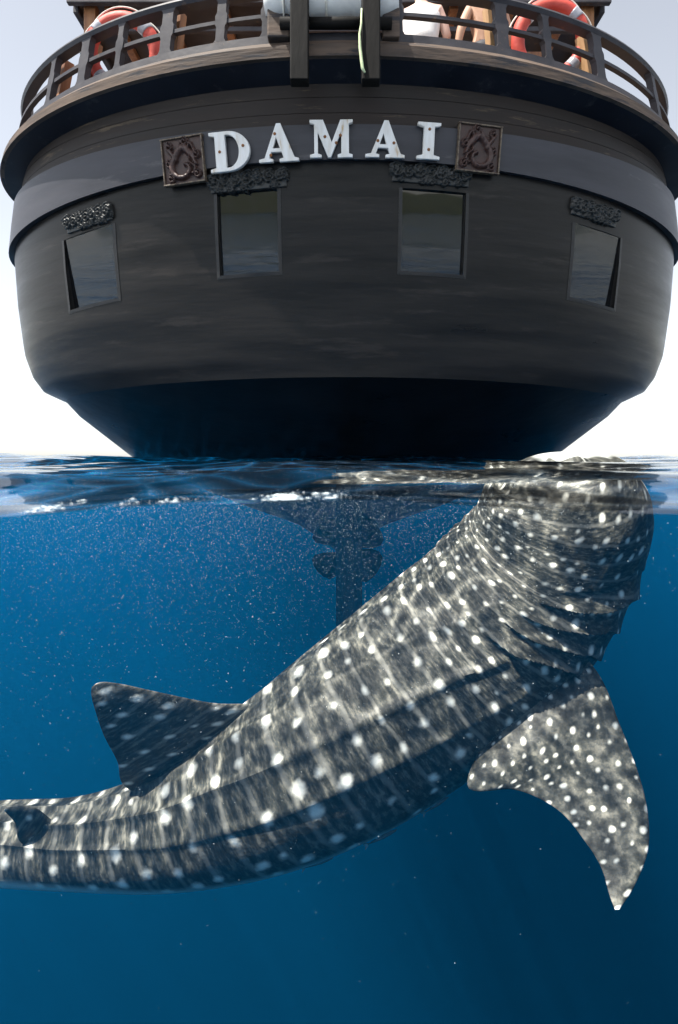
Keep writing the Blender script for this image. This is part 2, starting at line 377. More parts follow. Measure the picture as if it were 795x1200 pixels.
# ---------------------------------------------------------------- the boat
BX = 0.06
ZT = [.78, .95, 1.15, 1.45, 2.05, 2.55, 3.3, 3.42, 3.9, 4.5]
WT = [3.38, 3.70, 3.85, 3.92, 3.95, 3.94, 3.71, 3.66, 3.50, 3.40]
DT = [2.10, 2.25, 2.38, 2.4, 2.4, 2.4, 2.4, 2.4, 2.4, 2.4]
CZ = [.78, 1.2, 1.6, 2.45, 2.6, 2.85, 3.16, 3.27, 3.50, 3.87, 5]
CT = [.09, .18, .28, .28, .26, .0, .03, .15, .17, .03, .0]
def stern(th, zp, off=0.0):
    """th: -pi/2..pi/2 round the stern (beyond: along the straight sides, 1 rad = 4 m); zp: height on the centreline"""
    W = float(np.interp(zp, ZT, WT)); D = float(np.interp(zp, ZT, DT)); C = float(np.interp(zp, CZ, CT))
    Yc = 5.60 - .187 * (min(zp, 3.2) - .80) - .06 * max(0, zp - 3.2)
    extra = 0.0; t = th
    if abs(th) > math.pi / 2:
        extra = (abs(th) - math.pi / 2) * 4.0; t = math.copysign(math.pi / 2, th)
    x = W * math.sin(t); y = Yc + D * (1 - math.cos(t))
    n = Vector((math.sin(t) / W, -math.cos(t) / D, 0)).normalized()
    z = zp - C * min(1, (abs(x) / W)) ** 2
    if extra > 0:
        y += extra; x *= 1 + .02 * min(extra, 6) / 6 - max(0, (extra - 6) / 14) ** 2 * .85
        z += .012 * extra
    return Vector((BX + x, y, z)) + n * off

def stern_frame(th, zp, off=0):
    p = stern(th, zp, off); e = .01
    t = (stern(th + e, zp) - stern(th - e, zp)).normalized()
    v = (stern(th, zp + e) - stern(th, zp - e)).normalized()
    n = t.cross(v).normalized(); v = n.cross(t).normalized()
    return p, t, v, n

def on_stern(px, py, off=0.0):
    """the point of the stern that a photo pixel looks at: (th, zp)"""
    dx, dz = (px - CX) / F, (HY - py) / F
    th, zp = math.asin(max(-.95, min(.95, (px - 400) / 390))), 2.0
    for _ in range(60):
        def g(a, c):
            p = stern(a, c, off); return np.array([p.x / p.y - dx, (p.z - CAMZ) / p.y - dz])
        r = g(th, zp); e = 1e-4
        J = np.array([(g(th + e, zp) - r) / e, (g(th, zp + e) - r) / e]).T
        st = np.linalg.solve(J, r); st = np.clip(st, -.25, .25); th -= st[0]; zp -= st[1]
        th = max(-1.45, min(1.45, th)); zp = max(.8, min(4.4, zp))
        if abs(st).max() < 1e-6: break
    return th, zp

boat = empty('sailing_boat', (BX, 14, 0), 'black wooden sailing boat with white DAMAI lettering across its rounded stern', 'boat')
SIDE = math.pi / 2 + 5.0
def thetas(n=72, ext=10):
    a = np.linspace(-math.pi / 2, math.pi / 2, n)
    s = np.linspace(0, 5.0, ext + 1)[1:]
    return sorted([-math.pi / 2 - q for q in s] + list(a) + [math.pi / 2 + q for q in s])

def strip(name, levels, mat, ths=None, smooth=True, parent=boat, closed=False, label=None):
    """a band round the stern: levels = [(zp, off), ...]; closed joins last to first"""
    ths = ths or thetas(); v = []; f = []; n = len(levels)
    for t in ths:
        for zp, off in levels: v.append(stern(t, zp, off))
    for i in range(len(ths) - 1):
        for k in range(n if closed else n - 1):
            l = (k + 1) % n
            f.append((i * n + k, i * n + l, (i + 1) * n + l, (i + 1) * n + k))
    if closed:
        f.append(tuple(range(n))); f.append(tuple((len(ths) - 1) * n + k for k in range(n)))
    o = mesh(name, v, f, mat, None, smooth); under(o, parent)
    if smooth and closed or smooth and len(levels) < 6:
        m = o.modifiers.new('edges', 'EDGE_SPLIT'); m.split_angle = R(35)
    if label: o['label'] = label
    return o

# windows: (left, right, top, bottom) in photo pixels at their middle
WIN = []
for (xl, xr, yt, yb) in ((78, 136, 274, 360), (256, 326, 226, 322), (471, 545, 220, 318), (671, 725, 264, 352)):
    xm = (xl + xr) / 2; ym = (yt + yb) / 2
    WIN.append((on_stern(xl, ym)[0], on_stern(xr, ym)[0], on_stern(xm, yb)[1], on_stern(xm, yt)[1]))
zb = [.5 * (WIN[1][2] + WIN[2][2]), .5 * (WIN[0][2] + WIN[3][2])]; zt = [.5 * (WIN[1][3] + WIN[2][3]), .5 * (WIN[0][3] + WIN[3][3])]
print('window levels', WIN)
WIN = [(a, c, zb[1], zt[1]) if i in (0, 3) else (a, c, zb[0], zt[0]) for i, (a, c, d, e) in enumerate(WIN)]

def hull():
    ths = thetas(90, 10) + [t for w in WIN for t in w[:2]]; ths = sorted(ths)
    ths = [t for i, t in enumerate(ths) if any(abs(t - q) < 1e-9 for w in WIN for q in w[:2]) or all(abs(t - q) > .012 for w in WIN for q in w[:2])]
    zs = sorted(list(np.linspace(.78, 2.62, 44)) + zb + zt)
    zs = [z for z in zs if z in zb + zt or all(abs(z - q) > .012 for q in zb + zt)]
    v = []; f = []; n = len(zs)
    for t in ths:
        for z in zs: v.append(stern(t, z))
    for i in range(len(ths) - 1):
        for k in range(n - 1):
            tm, zm = .5 * (ths[i] + ths[i + 1]), .5 * (zs[k] + zs[k + 1])
            if any(w[0] < tm < w[1] and w[2] < zm < w[3] for w in WIN): continue
            f.append((i * n + k, i * n + k + 1, (i + 1) * n + k + 1, (i + 1) * n + k))
    o = mesh('hull', v, f, M['hull'], None, True); under(o, boat)
    o['label'] = 'smooth black lower hull with four window openings'
hull()
for wi, w in enumerate(WIN):
    a, c, z0, z1 = w; am = .5 * (a + c); zm = .5 * (z0 + z1)
    P = [stern(a, z0), stern(c, z0), stern(c, z1), stern(a, z1)]
    nrm = (P[1] - P[0]).cross(P[3] - P[0]).normalized()
    if nrm.y > 0: nrm = -nrm
    wo = empty('window', (0, 0, 0), None, None); under(wo, boat)
    outer = wi in (0, 3); dlo, dhi = (.058, .012) if outer else (.056, .048)
    # jamb
    seg = 8; loop = [stern(a + (c - a) * i / seg, z0) for i in range(seg)] + [stern(c, z0 + (z1 - z0) * i / seg) for i in range(seg)] + \
        [stern(c - (c - a) * i / seg, z1) for i in range(seg)] + [stern(a, z1 - (z1 - z0) * i / seg) for i in range(seg)]
    cen = sum(loop, Vector()) / len(loop); n = len(loop)
    zlo, zhi = min(q.z for q in loop), max(q.z for q in loop)
    vup = (stern(am, z1) - stern(am, z0)).normalized(); vh = (stern(am, z1) - stern(am, z0)).length
    def flat(p):
        k = .5 + (p - cen).dot(vup) / vh
        return p - nrm * ((p - cen).dot(nrm)) - nrm * (dlo + (dhi - dlo) * k)
    m = MB(); m.add(loop + [flat(p) for p in loop], [(i, (i + 1) % n, n + (i + 1) % n, n + i) for i in range(n)])
    m.build('jamb', M['frame'], wo)
    g = [flat(p) for p in (loop[0], loop[seg], loop[2 * seg], loop[3 * seg])]
    gc = sum(g, Vector()) / 4
    m = MB(); big = [gc + (p - gc) * 1.01 + nrm * .004 for p in g]
    m.add(big + [p - nrm * .012 for p in big], [(0, 1, 2, 3), (7, 6, 5, 4), (0, 4, 5, 1), (1, 5, 6, 2), (2, 6, 7, 3), (3, 7, 4, 0)])
    m.build('pane', M['glass'], wo)
    # thin casing standing proud of the hull round the opening
    def casing(p0, p1, q0, q1, nm):
        k = 10; secs = []
        for i in range(k + 1):
            s = i / k
            A = stern(p0[0] + (p1[0] - p0[0]) * s, p0[1] + (p1[1] - p0[1]) * s); B = stern(q0[0] + (q1[0] - q0[0]) * s, q0[1] + (q1[1] - q0[1]) * s)
            secs.append([A + nrm * .007, B + nrm * .004, B - nrm * .02, A - nrm * .02])
        mm = MB(); mm.sweep(None, secs); mm.build(nm, M['frame'], wo)
    dt = .0075 / max(.3, math.cos(am)); dz = .03
    casing((a, z0), (a, z1), (a - dt, z0 - dz), (a - dt, z1), 'casing')
    casing((c, z0), (c, z1), (c + dt, z0 - dz), (c + dt, z1), 'casing')
    casing((a, z0), (c, z0), (a - dt, z0 - dz), (c + dt, z0 - dz), 'sill')

# band standing proud, planks above it, soffit, edge
strip('band', [(2.60, .0), (2.585, .065), (2.72, .065), (2.86, .06), (2.865, .0)], M['band'], label='slate grey band round the stern, overhanging the hull below')
for k, (z0, z1) in enumerate(((2.85, 2.9695), (2.9705, 3.0895), (3.0905, 3.22))):
    strip('plank', [(z0, .006), (z0 + .002, .010 + .0015 * k), (z1 - .001, .011 + .0015 * k), (z1, .006)], M['plank'])
LIP = .25
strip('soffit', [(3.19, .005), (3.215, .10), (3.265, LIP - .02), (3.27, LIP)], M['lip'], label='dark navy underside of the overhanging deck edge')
strip('deck_edge', [(3.262, LIP - .03), (3.262, LIP + .015), (3.35, LIP + .02), (3.40, LIP - .02), (3.40, LIP - .3)], M['lipedge'], label='worn brown timber edge below the railing')
strip('rail_sill', [(3.395, LIP - .11), (3.395, LIP - .035), (3.475, LIP - .04), (3.475, LIP - .11)], M['rail'], closed=True)
ZR = 3.87
strip('mid_rail', [(3.632, LIP - .105), (3.632, LIP - .06), (3.660, LIP - .06), (3.660, LIP - .105)], M['rail'], closed=True)
strip('top_rail', [(ZR - .045, LIP - .14), (ZR - .045, LIP - .05), (ZR - .02, LIP - .03), (ZR, LIP - .04), (ZR, LIP - .15)], M['rail'], closed=True)
# deck floor
ths = thetas(40, 8); ring = [stern(t, 3.37, .1) for t in ths]
m = MB(); m.add(ring + [Vector((BX, p.y, p.z)) for p in ring], [(i, i + 1, len(ring) + i + 1, len(ring) + i) for i in range(len(ring) - 1)])
m.build('deck', M['deck'], boat)

def post(th, w, d, mat='rail', off=LIP - .082, z0=3.47, z1=ZR - .03, gus=True):
    p, t, v, n = stern_frame(th, .5 * (z0 + z1), off)
    a = stern(th, z0, off); c = stern(th, z1, off); up = c - a
    m = MB()
    # outline with flared ends, as the openings have eased corners
    fl = .035 if gus else 0.0
    prof = [(0, w / 2 + fl), (.05, w / 2 + fl * .35), (.11, w / 2), (.36, w / 2), (.43, w / 2 + fl * .4), (.60, w / 2 + fl * .4), (.67, w / 2), (.88, w / 2), (.94, w / 2 + fl * .35), (1, w / 2 + fl)]
    secs = []
    for s, hw in prof:
        q = a + up * s
        secs.append([q - t * hw - n * d, q + t * hw - n * d, q + t * hw + n * d, q - t * hw + n * d])
    m.sweep(None, secs); o = m.build('rail_post', M[mat], boat); return o
POSTS = [(62, .075), (98, .10), (139, .055), (194, .10), (258, .075), (314, .10), (590, .10), (643, .06), (703, .105), (765, .08), (468, .06), (530, .0)]
for px, w in POSTS:
    if w <= 0: continue
    py = 40 + ((px - 400) / 400) ** 2 * 70
    th, zp = on_stern(px, py, LIP - .065)
    post(th, w, .03)
for s in (-1, 1):
    for k in range(7):
        post(s * (1.33 + .16 * k), .09, .03)
# bare timber inner posts carrying the bulwark
for px, w in ((204, .10), (325, .09), (106, .09), (580, .10), (690, .10), (752, .10), (75, .09)):
    py = 40 + ((px - 400) / 400) ** 2 * 70
    th, zp = on_stern(px, py, LIP - .2)
    post(th, w, .045, 'wood_lt' if px > 300 else 'wood', off=LIP - .22, z0=3.39, z1=ZR + .02, gus=False)

# carved panels, carvings over the windows
def relief(name, w, h, nx, ny, fn, mat, frame, parent, thick=.02):
    """raised carving on a grid: fn(x, y) -> height or None outside its outline"""
    p, t, v, n = frame; V = {}; vl = []; fl = []
    for i in range(nx):
        for j in range(ny):
            x = (i / (nx - 1) - .5) * w; y = (j / (ny - 1) - .5) * h; z = fn(x, y)
            if z is None: continue
            V[i, j] = len(vl); vl.append(p + t * x + v * y + n * (thick + z))
    cells = [(i, j) for i in range(nx - 1) for j in range(ny - 1) if all(q in V for q in ((i, j), (i + 1, j), (i, j + 1), (i + 1, j + 1)))]
    edges = {}
    for i, j in cells:
        q = (V[i, j], V[i + 1, j], V[i + 1, j + 1], V[i, j + 1]); fl.append(q)
        for a, c in zip(q, q[1:] + q[:1]):
            if (c, a) in edges: del edges[c, a]
            else: edges[a, c] = 1
    back = {}
    for a, c in edges:
        for q in (a, c):
            if q not in back: back[q] = len(vl); vl.append(vl[q] - n * ((vl[q] - p).dot(n) + .05))
        fl.append((c, a, back[a], back[c]))
    used = sorted({q for f in fl for q in f}); mp_ = {q: k for k, q in enumerate(used)}
    o = mesh(name, [vl[q] for q in used], [tuple(mp_[q] for q in f) for f in fl], mat, None, True); under(o, parent)
    return o

def crest_fn(w, h, seed):
    r = random.Random(seed); ros = []
    k = 7
    for i in range(k):
        u = (i + .5) / k - .5
        ros.append((u * w * .93, h * (.10 - .0 * abs(u)) + r.uniform(-.01, .01), h * r.uniform(.25, .36)))
    ros += [(r.uniform(-.38, .38) * w, -h * .24, h * r.uniform(.14, .2)) for _ in range(7)]
    ros += [(-w * .44, h * .16, h * .26), (w * .44, h * .16, h * .26), (-.14 * w, h * .25, h * .22), (.12 * w, h * .26, h * .22)]
    def fn(x, y):
        best = None
        for cx_, cy_, rr in ros:
            d = math.hypot(x - cx_, y - cy_) / rr; a = math.atan2(y - cy_, x - cx_)
            if d < 1.12 + .10 * math.sin(5 * a + seed):
                z = .020 * (1 - d * d * .6) + .013 * math.cos(d * 11 + a) + .005 * math.sin(6 * a)
                best = z if best is None else max(best, z)
        if best is None and abs(x) < w * .47 and -h * .36 < y < h * .2: best = 0.0
        return best
    return fn
for k, (xc, yc, ww, hh) in enumerate(((104, 257, .62, .20), (291, 213, .74, .20), (505, 206, .74, .20), (697, 250, .60, .20))):
    th, zp = on_stern(xc, yc)
    relief('window_carving', ww, hh, 104, 34, crest_fn(ww, hh, k), M['carve'], stern_frame(th, zp), boat, .015)

def dragon_fn(flip):
    # a coiled, long-bodied beast in relief: body as a spiral stroke, head, legs, mane
    pts = []
    for s in np.linspace(0, 1, 46):
        a = 2.2 + s * 5.2; rr = .045 + .075 * (1 - s)
        pts.append((.0 + rr * math.cos(a), -.07 + rr * .85 * math.sin(a), .030 - .014 * s))
    for s in np.linspace(0, 1, 22):
        pts.append((-.07 + .15 * s, .03 + .07 * math.sin(s * 3.0), .032))
    for s in np.linspace(0, 1, 12): pts.append((.08 + .045 * s, .055 - .10 * s, .017))
    for s in np.linspace(0, 1, 10): pts.append((-.08 - .04 * s, .04 + .05 * s, .018))
    for s in np.linspace(0, 1, 10): pts.append((-.03 + .02 * s, .09 + .05 * s, .013))
    for s in np.linspace(0, 1, 10): pts.append((.06 + .06 * s, .09 + .04 * math.sin(4 * s), .014))
    for s in np.linspace(0, 1, 10): pts.append((.09 + .03 * math.sin(5 * s), -.12 + .12 * s, .013))
    for c0 in ((-.12, .12), (-.13, -.02), (.13, -.13), (-.12, -.145), (.13, .03), (.03, .15)):
        for s in np.linspace(0, 1, 16): pts.append((c0[0] + (.008 + .028 * s) * math.cos(8 * s), c0[1] + (.008 + .028 * s) * math.sin(8 * s), .010))
    A = np.array(pts)
    def fn(x, y):
        xx = -x if flip else x
        d = np.hypot(A[:, 0] - xx, A[:, 1] - y)
        k = int(np.argmin(d / A[:, 2])); q = d[k] / A[k, 2]
        z = .042 * math.sqrt(max(0, 1 - min(1, q) ** 2)) if q < 1 else 0
        z += .003 * math.sin(xx * 170 + y * 60) * (q < 1)
        return z
    return fn
for (xc, yc, flip, lab) in ((215, 188, False, 'carved dark brown dragon panel beside the letter D'), (561.5, 174, True, 'carved dark brown dragon panel beside the letter I')):
    th, zp = on_stern(xc, yc, .08); fr = stern_frame(th, zp, .065)
    pan = relief('carved_panel', .37, .37, 64, 64, dragon_fn(flip), M['plaque'], fr, boat, .012); pan['label'] = lab
    p, t, v, n = fr
    for a, c in ((t, v), (v, t)):
        for s in (-1, 1):
            m = MB(); L_ = .185 + (.016 if a is t else -.001)
            m.box(p + a * (s * 0) + c * (s * .190) + n * .008, a * L_, c * .0065, n * .026)
            o = m.build('border', M['gilt']); o.parent = pan
            bevel(o, .004, 2)

# the name
def arc(cx_, cy_, rx, ry, a0, a1, n):
    return [(cx_ + rx * math.cos(R(a0 + (a1 - a0) * i / (n - 1))), cy_ + ry * math.sin(R(a0 + (a1 - a0) * i / (n - 1)))) for i in range(n)]
SF = .055
LET = {
 'I': (.58, [[(0, 0), (.58, 0), (.58, SF), (.42, .10), (.42, .90), (.58, 1 - SF), (.58, 1), (0, 1), (0, 1 - SF), (.16, .90), (.16, .10), (0, SF)]]),
 'D': (.98, [[(0, 0)] + arc(.44, .5, .54, .5, -90, 90, 26) + [(0, 1), (0, 1 - SF), (.14, .91), (.14, .09), (0, SF)],
             [(.38, .075)] + [(.38, .925)] + arc(.44, .5, .29, .43, 90, -90, 22)]),
 'A': (1.0, [[(-.02, 0), (.34, 0), (.34, SF), (.235, .085), (.305, .27), (.595, .27), (.655, .085), (.54, SF), (.54, 0), (1.04, 0), (1.04, SF), (.93, .09), (.575, 1.02), (.475, 1.02), (.13, .09), (-.02, SF)],
             [(.335, .345), (.565, .345), (.452, .70)]]),
 'M': (1.18, [[(0, 0), (.32, 0), (.32, SF), (.21, .09), (.21, .74), (.53, .0), (.60, .0), (.93, .76), (.93, .09), (.82, SF), (.82, 0), (1.24, 0), (1.24, SF), (1.13, .09), (1.13, .91), (1.24, 1 - SF), (1.24, 1), (.90, 1), (.635, .37), (.37, 1), (0, 1), (0, 1 - SF), (.13, .91), (.13, .09), (0, SF)]]),
}
def letter(ch, xl, xr, yt, yb, screws):
    wd, loops = LET[ch]; H = None
    th, zp = on_stern((xl + xr) / 2, (yt + yb) / 2, .085)
    p, t, v, n = stern_frame(th, zp, .095)
    # the letters stand on a nearly upright plane
    hh = (yb - yt) / F * p.y; ww = (xr - xl) / F * p.y / max(.5, t.x)
    x0 = min(q[0] for q in loops[0]); x1 = max(q[0] for q in loops[0])
    cu = bpy.data.curves.new('letter', 'CURVE'); cu.dimensions = '2D'; cu.fill_mode = 'BOTH'; cu.extrude = .018; cu.bevel_depth = .004; cu.bevel_resolution = 1
    for lp in loops:
        sp = cu.splines.new('POLY'); sp.points.add(len(lp) - 1); sp.use_cyclic_u = True
        for q, (x, y) in zip(sp.points, lp): q.co = (((x - x0) / (x1 - x0) - .5) * ww, (y - .5) * hh, 0, 1)
    tmp = bpy.data.objects.new('tmp', cu); col.objects.link(tmp)
    dg = bpy.context.evaluated_depsgraph_get(); me = bpy.data.meshes.new_from_object(tmp.evaluated_get(dg)); me.name = 'letter'
    bpy.data.objects.remove(tmp); bpy.data.curves.remove(cu); me.materials.clear()
    rot = Matrix((t, v, n)).transposed().to_4x4()
    me.transform(Matrix.Translation(p) @ rot)
    o = link('letter', me, M['letter']); under(o, boat); o['label'] = 'white serif letter ' + ch
    for (sx_, sy_) in screws:
        m = MB(); c = p + t * ((sx_ - .5) * ww) + v * ((sy_ - .5) * hh) + n * .022
        m.sweep(None, [[c + (t * math.cos(q) + v * math.sin(q)) * r + n * k for q in np.linspace(0, 6.283, 9)[:-1]] for r, k in ((.013, -.004), (.013, .003), (.007, .006))])
        s = m.build('screw', M['rust']); s.parent = o; s.location = o.matrix_basis.inverted() @ Vector(s.location) if False else Vector((0, 0, 0))
for a in (('D', 247, 294, 157, 200, [(.25, .5), (.85, .6)]), ('A', 304, 350, 149, 189, [(.3, .17), (.42, .75)]), ('M', 364, 413, 144, 184, [(.35, .55), (.72, .58), (.62, .38)]),
          ('A', 429, 474, 145.5, 184, [(.3, .45), (.72, .4)]), ('I', 489, 515, 147, 186, [(.5, .25), (.5, .82)])):
    letter(*a)

# bottom of the hull: from the knuckle to the waterline and down to the keel
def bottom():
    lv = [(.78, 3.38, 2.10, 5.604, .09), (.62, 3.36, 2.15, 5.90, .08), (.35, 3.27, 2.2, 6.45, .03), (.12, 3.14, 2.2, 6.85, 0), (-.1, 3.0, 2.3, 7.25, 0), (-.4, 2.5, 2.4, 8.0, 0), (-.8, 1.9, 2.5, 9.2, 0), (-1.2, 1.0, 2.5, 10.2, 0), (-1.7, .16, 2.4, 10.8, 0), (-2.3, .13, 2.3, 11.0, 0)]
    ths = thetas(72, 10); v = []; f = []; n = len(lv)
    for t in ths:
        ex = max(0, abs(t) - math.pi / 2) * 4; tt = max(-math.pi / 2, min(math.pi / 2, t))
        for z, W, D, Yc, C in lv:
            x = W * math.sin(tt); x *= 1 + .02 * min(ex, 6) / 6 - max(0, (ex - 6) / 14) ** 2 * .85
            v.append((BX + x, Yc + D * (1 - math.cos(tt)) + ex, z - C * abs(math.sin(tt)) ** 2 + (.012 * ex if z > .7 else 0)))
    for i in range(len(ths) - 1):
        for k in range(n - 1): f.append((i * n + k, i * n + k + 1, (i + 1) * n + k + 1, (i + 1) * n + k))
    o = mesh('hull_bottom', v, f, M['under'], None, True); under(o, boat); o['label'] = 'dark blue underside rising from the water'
bottom()

# rudder and propeller
def rudder():
    m = MB(); secs = []
    for z, hw, y0, y1 in ((.3, .13, 7.15, 7.6), (-.3, .15, 7.0, 7.6), (-1.0, .15, 6.9, 7.6), (-1.9, .15, 6.8, 7.6), (-2.5, .13, 6.8, 7.6), (-2.62, .08, 6.9, 7.5)):
        x = BX + .055 * 1
        secs.append([Vector((x - hw, y1, z)), Vector((x - hw, y0 + .12, z)), Vector((x - hw * .5, y0, z)), Vector((x + hw * .5, y0, z)), Vector((x + hw, y0 + .12, z)), Vector((x + hw, y1, z))])
    m.sweep(None, secs); bevel(m.build('rudder', M['rudder'], boat), .03, 3)
rudder()
prop = empty('propeller', (0, 0, 0), None, None); under(prop, boat)
hubc = Vector((BX + .05, 7.75, -1.12))
m = MB(); m.tube([hubc + Vector((0, d, 0)) for d in (-.16, -.1, .1, 3.0)], [.05, .1, .12, .1], 16); m.build('hub', M['bronze'], prop, True)
for k in range(4):
    a0 = R(38 + (0, 104, 180, 284)[k]); m = MB(); secs = []
    er = Vector((math.cos(a0), 0, math.sin(a0))); et = Vector((-math.sin(a0), 0, math.cos(a0))); ey = Vector((0, 1, 0))
    for s, w in ((.0, .09), (.2, .16), (.45, .235), (.7, .25), (.88, .20), (.97, .11), (1.0, .02)):
        tw = R(62 - 40 * s); d = et * math.cos(tw) + ey * math.sin(tw); nn = er.cross(d); c = hubc + er * (.08 + s * .40)
        secs.append([c - d * w, c + nn * .014, c + d * w, c - nn * .014])
    m.sweep(None, secs); m.build('blade', M['bronze'], prop, True)

# timber brackets at the stern and the bar between them
for px in (351, 435):
    x = (px - CX) / F * 4.72; m = MB()
    m.box((x, 4.76, 3.46), (.072, 0, 0), (0, .055, 0), (0, 0, .50)); bevel(m.build('davit_beam', M['black'], boat), .01, 2)
m = MB(); m.tube([(-.47, 4.86, 3.50), (.42, 4.86, 3.50)], .045, 12); m.build('cross_bar', M['black'], boat, True)
for px, w_ in ((326, .09), (459, .07)):
    x = (px - CX) / F * 4.85; m = MB(); m.box((x, 4.93, 3.53), (w_, 0, 0), (0, .05, 0), (0, 0, .12)); bevel(m.build('chock', M['lipedge'], boat), .012, 2)

# deckhouse: canopy, corner posts, rails, planked wall with window openings
house = empty('deckhouse', (0, 0, 0), None, None); under(house, boat)
def part(nm, mat, *boxes, bev=.01):
    m = MB()
    for bx_ in boxes: m.box(*bx_)
    return bevel(m.build(nm, M[mat], house), bev, 2)
part('roof', 'rail', ((0, 9.6, 5.62), (3.25, 0, 0), (0, 2.3, 0), (0, 0, .05)))
part('fascia', 'rail', ((0, 7.30, 5.56), (3.25, 0, 0), (0, .035, 0), (0, 0, .10)))
for s in (-1, 1):
    part('corner_post', 'wood', ((s * 3.02, 7.45, 4.45), (.07, 0, 0), (0, .07, 0), (-s * .0, 0, 1.1)))
    part('side_fascia', 'rail', ((s * 3.215, 9.65, 5.56), (.035, 0, 0), (0, 2.2, 0), (0, 0, .09)))
    for y in (9.0, 10.5): part('side_post', 'wood', ((s * 3.02, y, 4.45), (.06, 0, 0), (0, .06, 0), (0, 0, 1.1)))
part('lintel_rail', 'rail', ((0, 7.40, 5.22), (2.95, 0, 0), (0, .03, 0), (0, 0, .03)))
for x in np.arange(-2.6, 2.61, .2):
    lo = not (-.1 < ((abs(x) + .0) % 1.2) < .7)
    part('wall_plank', 'wood', ((x, 8.6, 4.25 if not lo else 4.5), (.094, 0, 0), (0, .02, 0), (0, 0, .85 if not lo else 1.1)), bev=.006)
part('wall_rail', 'wood', ((0, 8.56, 5.10), (2.7, 0, 0), (0, .03, 0), (0, 0, .04)))
for x in np.arange(-2.8, 2.9, .7):
    part('beam', 'wood', ((x, 9.5, 5.52), (.05, 0, 0), (0, 2.1, 0), (0, 0, .045)))
part('bench', 'wood', ((-1.1, 6.0, 3.78), (.8, 0, 0), (0, .2, 0), (0, 0, .03)), ((-1.8, 6.0, 3.56), (.04, 0, 0), (0, .18, 0), (0, 0, .19)), ((-.4, 6.0, 3.56), (.04, 0, 0), (0, .18, 0), (0, 0, .19)))
part('bench', 'wood', ((1.2, 5.86, 3.78), (.75, 0, 0), (0, .2, 0), (0, 0, .03)), ((.55, 5.86, 3.56), (.04, 0, 0), (0, .18, 0), (0, 0, .19)), ((1.85, 5.86, 3.56), (.04, 0, 0), (0, .18, 0), (0, 0, .19)))

# ---------------------------------------------------------------- things on the boat
def life_ring(px, py, Y, rx, ry, label):
    c = pix(px, py, Y); root = empty('life_ring', c, label, 'life ring', 'life rings hung inside the stern rail')
    root.rotation_euler = (R(rx), R(ry), 0)
    Rr, rr = .30, .062
    m = MB(); pts = [(Rr * math.cos(a), 0, Rr * math.sin(a)) for a in np.linspace(0, 2 * math.pi, 49)[:-1]]
    m.tube(pts, rr, 16, True); o = mesh('ring', m.v, m.f, M['ring'], root, True)
    for k in range(4):
        a0 = R(45 + 90 * k); m = MB()
        m.tube([(Rr * math.cos(a), 0, Rr * math.sin(a)) for a in np.linspace(a0 - .13, a0 + .13, 7)], rr + .004, 16); mesh('reflective_band', m.v, m.f, M['ringband'], root, True)
    m = MB(); pts = []
    for a in np.linspace(0, 2 * math.pi, 97)[:-1]:
        q = Rr + rr + .006 + .03 * abs(math.sin(2 * (a - R(45)))); pts.append((q * math.cos(a), 0, q * math.sin(a)))
    m.tube(pts, .007, 6, True); mesh('grab_line', m.v, m.f, M['ropewhite'], root, True)
    return root
life_ring(145, 63, 5.66, 8, 0, 'orange red life ring hung behind the rail beside a dark brown post')
life_ring(645, 48, 5.62, 8, 0, 'orange red life ring beside the bare tan timber post near the seated people')

def fender():
    root = empty('rolled_canvas', (-.08, 4.93, 3.70), 'white rolled canvas lying across the two black davit beams', 'canvas roll')
    m = MB(); xs = np.linspace(-.52, .56, 26)
    m.tube([(x, .01 * math.sin(7 * x), .006 * math.sin(11 * x)) for x in xs], [.125 * min(1, .55 + 4 * min(x + .52, .56 - x)) + .006 * math.sin(23 * x) for x in xs], 20)
    mesh('roll', m.v, m.f, M['canvas'], root, True)
    for x in (-.36, -.02, .38):
        m = MB(); m.tube([(x, .133 * math.cos(a), .133 * math.sin(a)) for a in np.linspace(0, 6.283, 25)[:-1]], .008, 6, True); mesh('lashing', m.v, m.f, M['ropewhite'], root, True)
fender()
m = MB(); pts = [pix(424, 10, 4.70), pix(423.5, 28, 4.69), pix(421.5, 40, 4.685), pix(422, 55, 4.68), pix(424, 72, 4.68), pix(425, 80, 4.68), pix(428, 85, 4.68)]
m.tube(pts, [.006, .008, .009, .011, .012, .012, .007], 8)
tag(m.build('rope', M['rope'], None, True), 'pale green rope end dangling from the davit beam', 'rope')

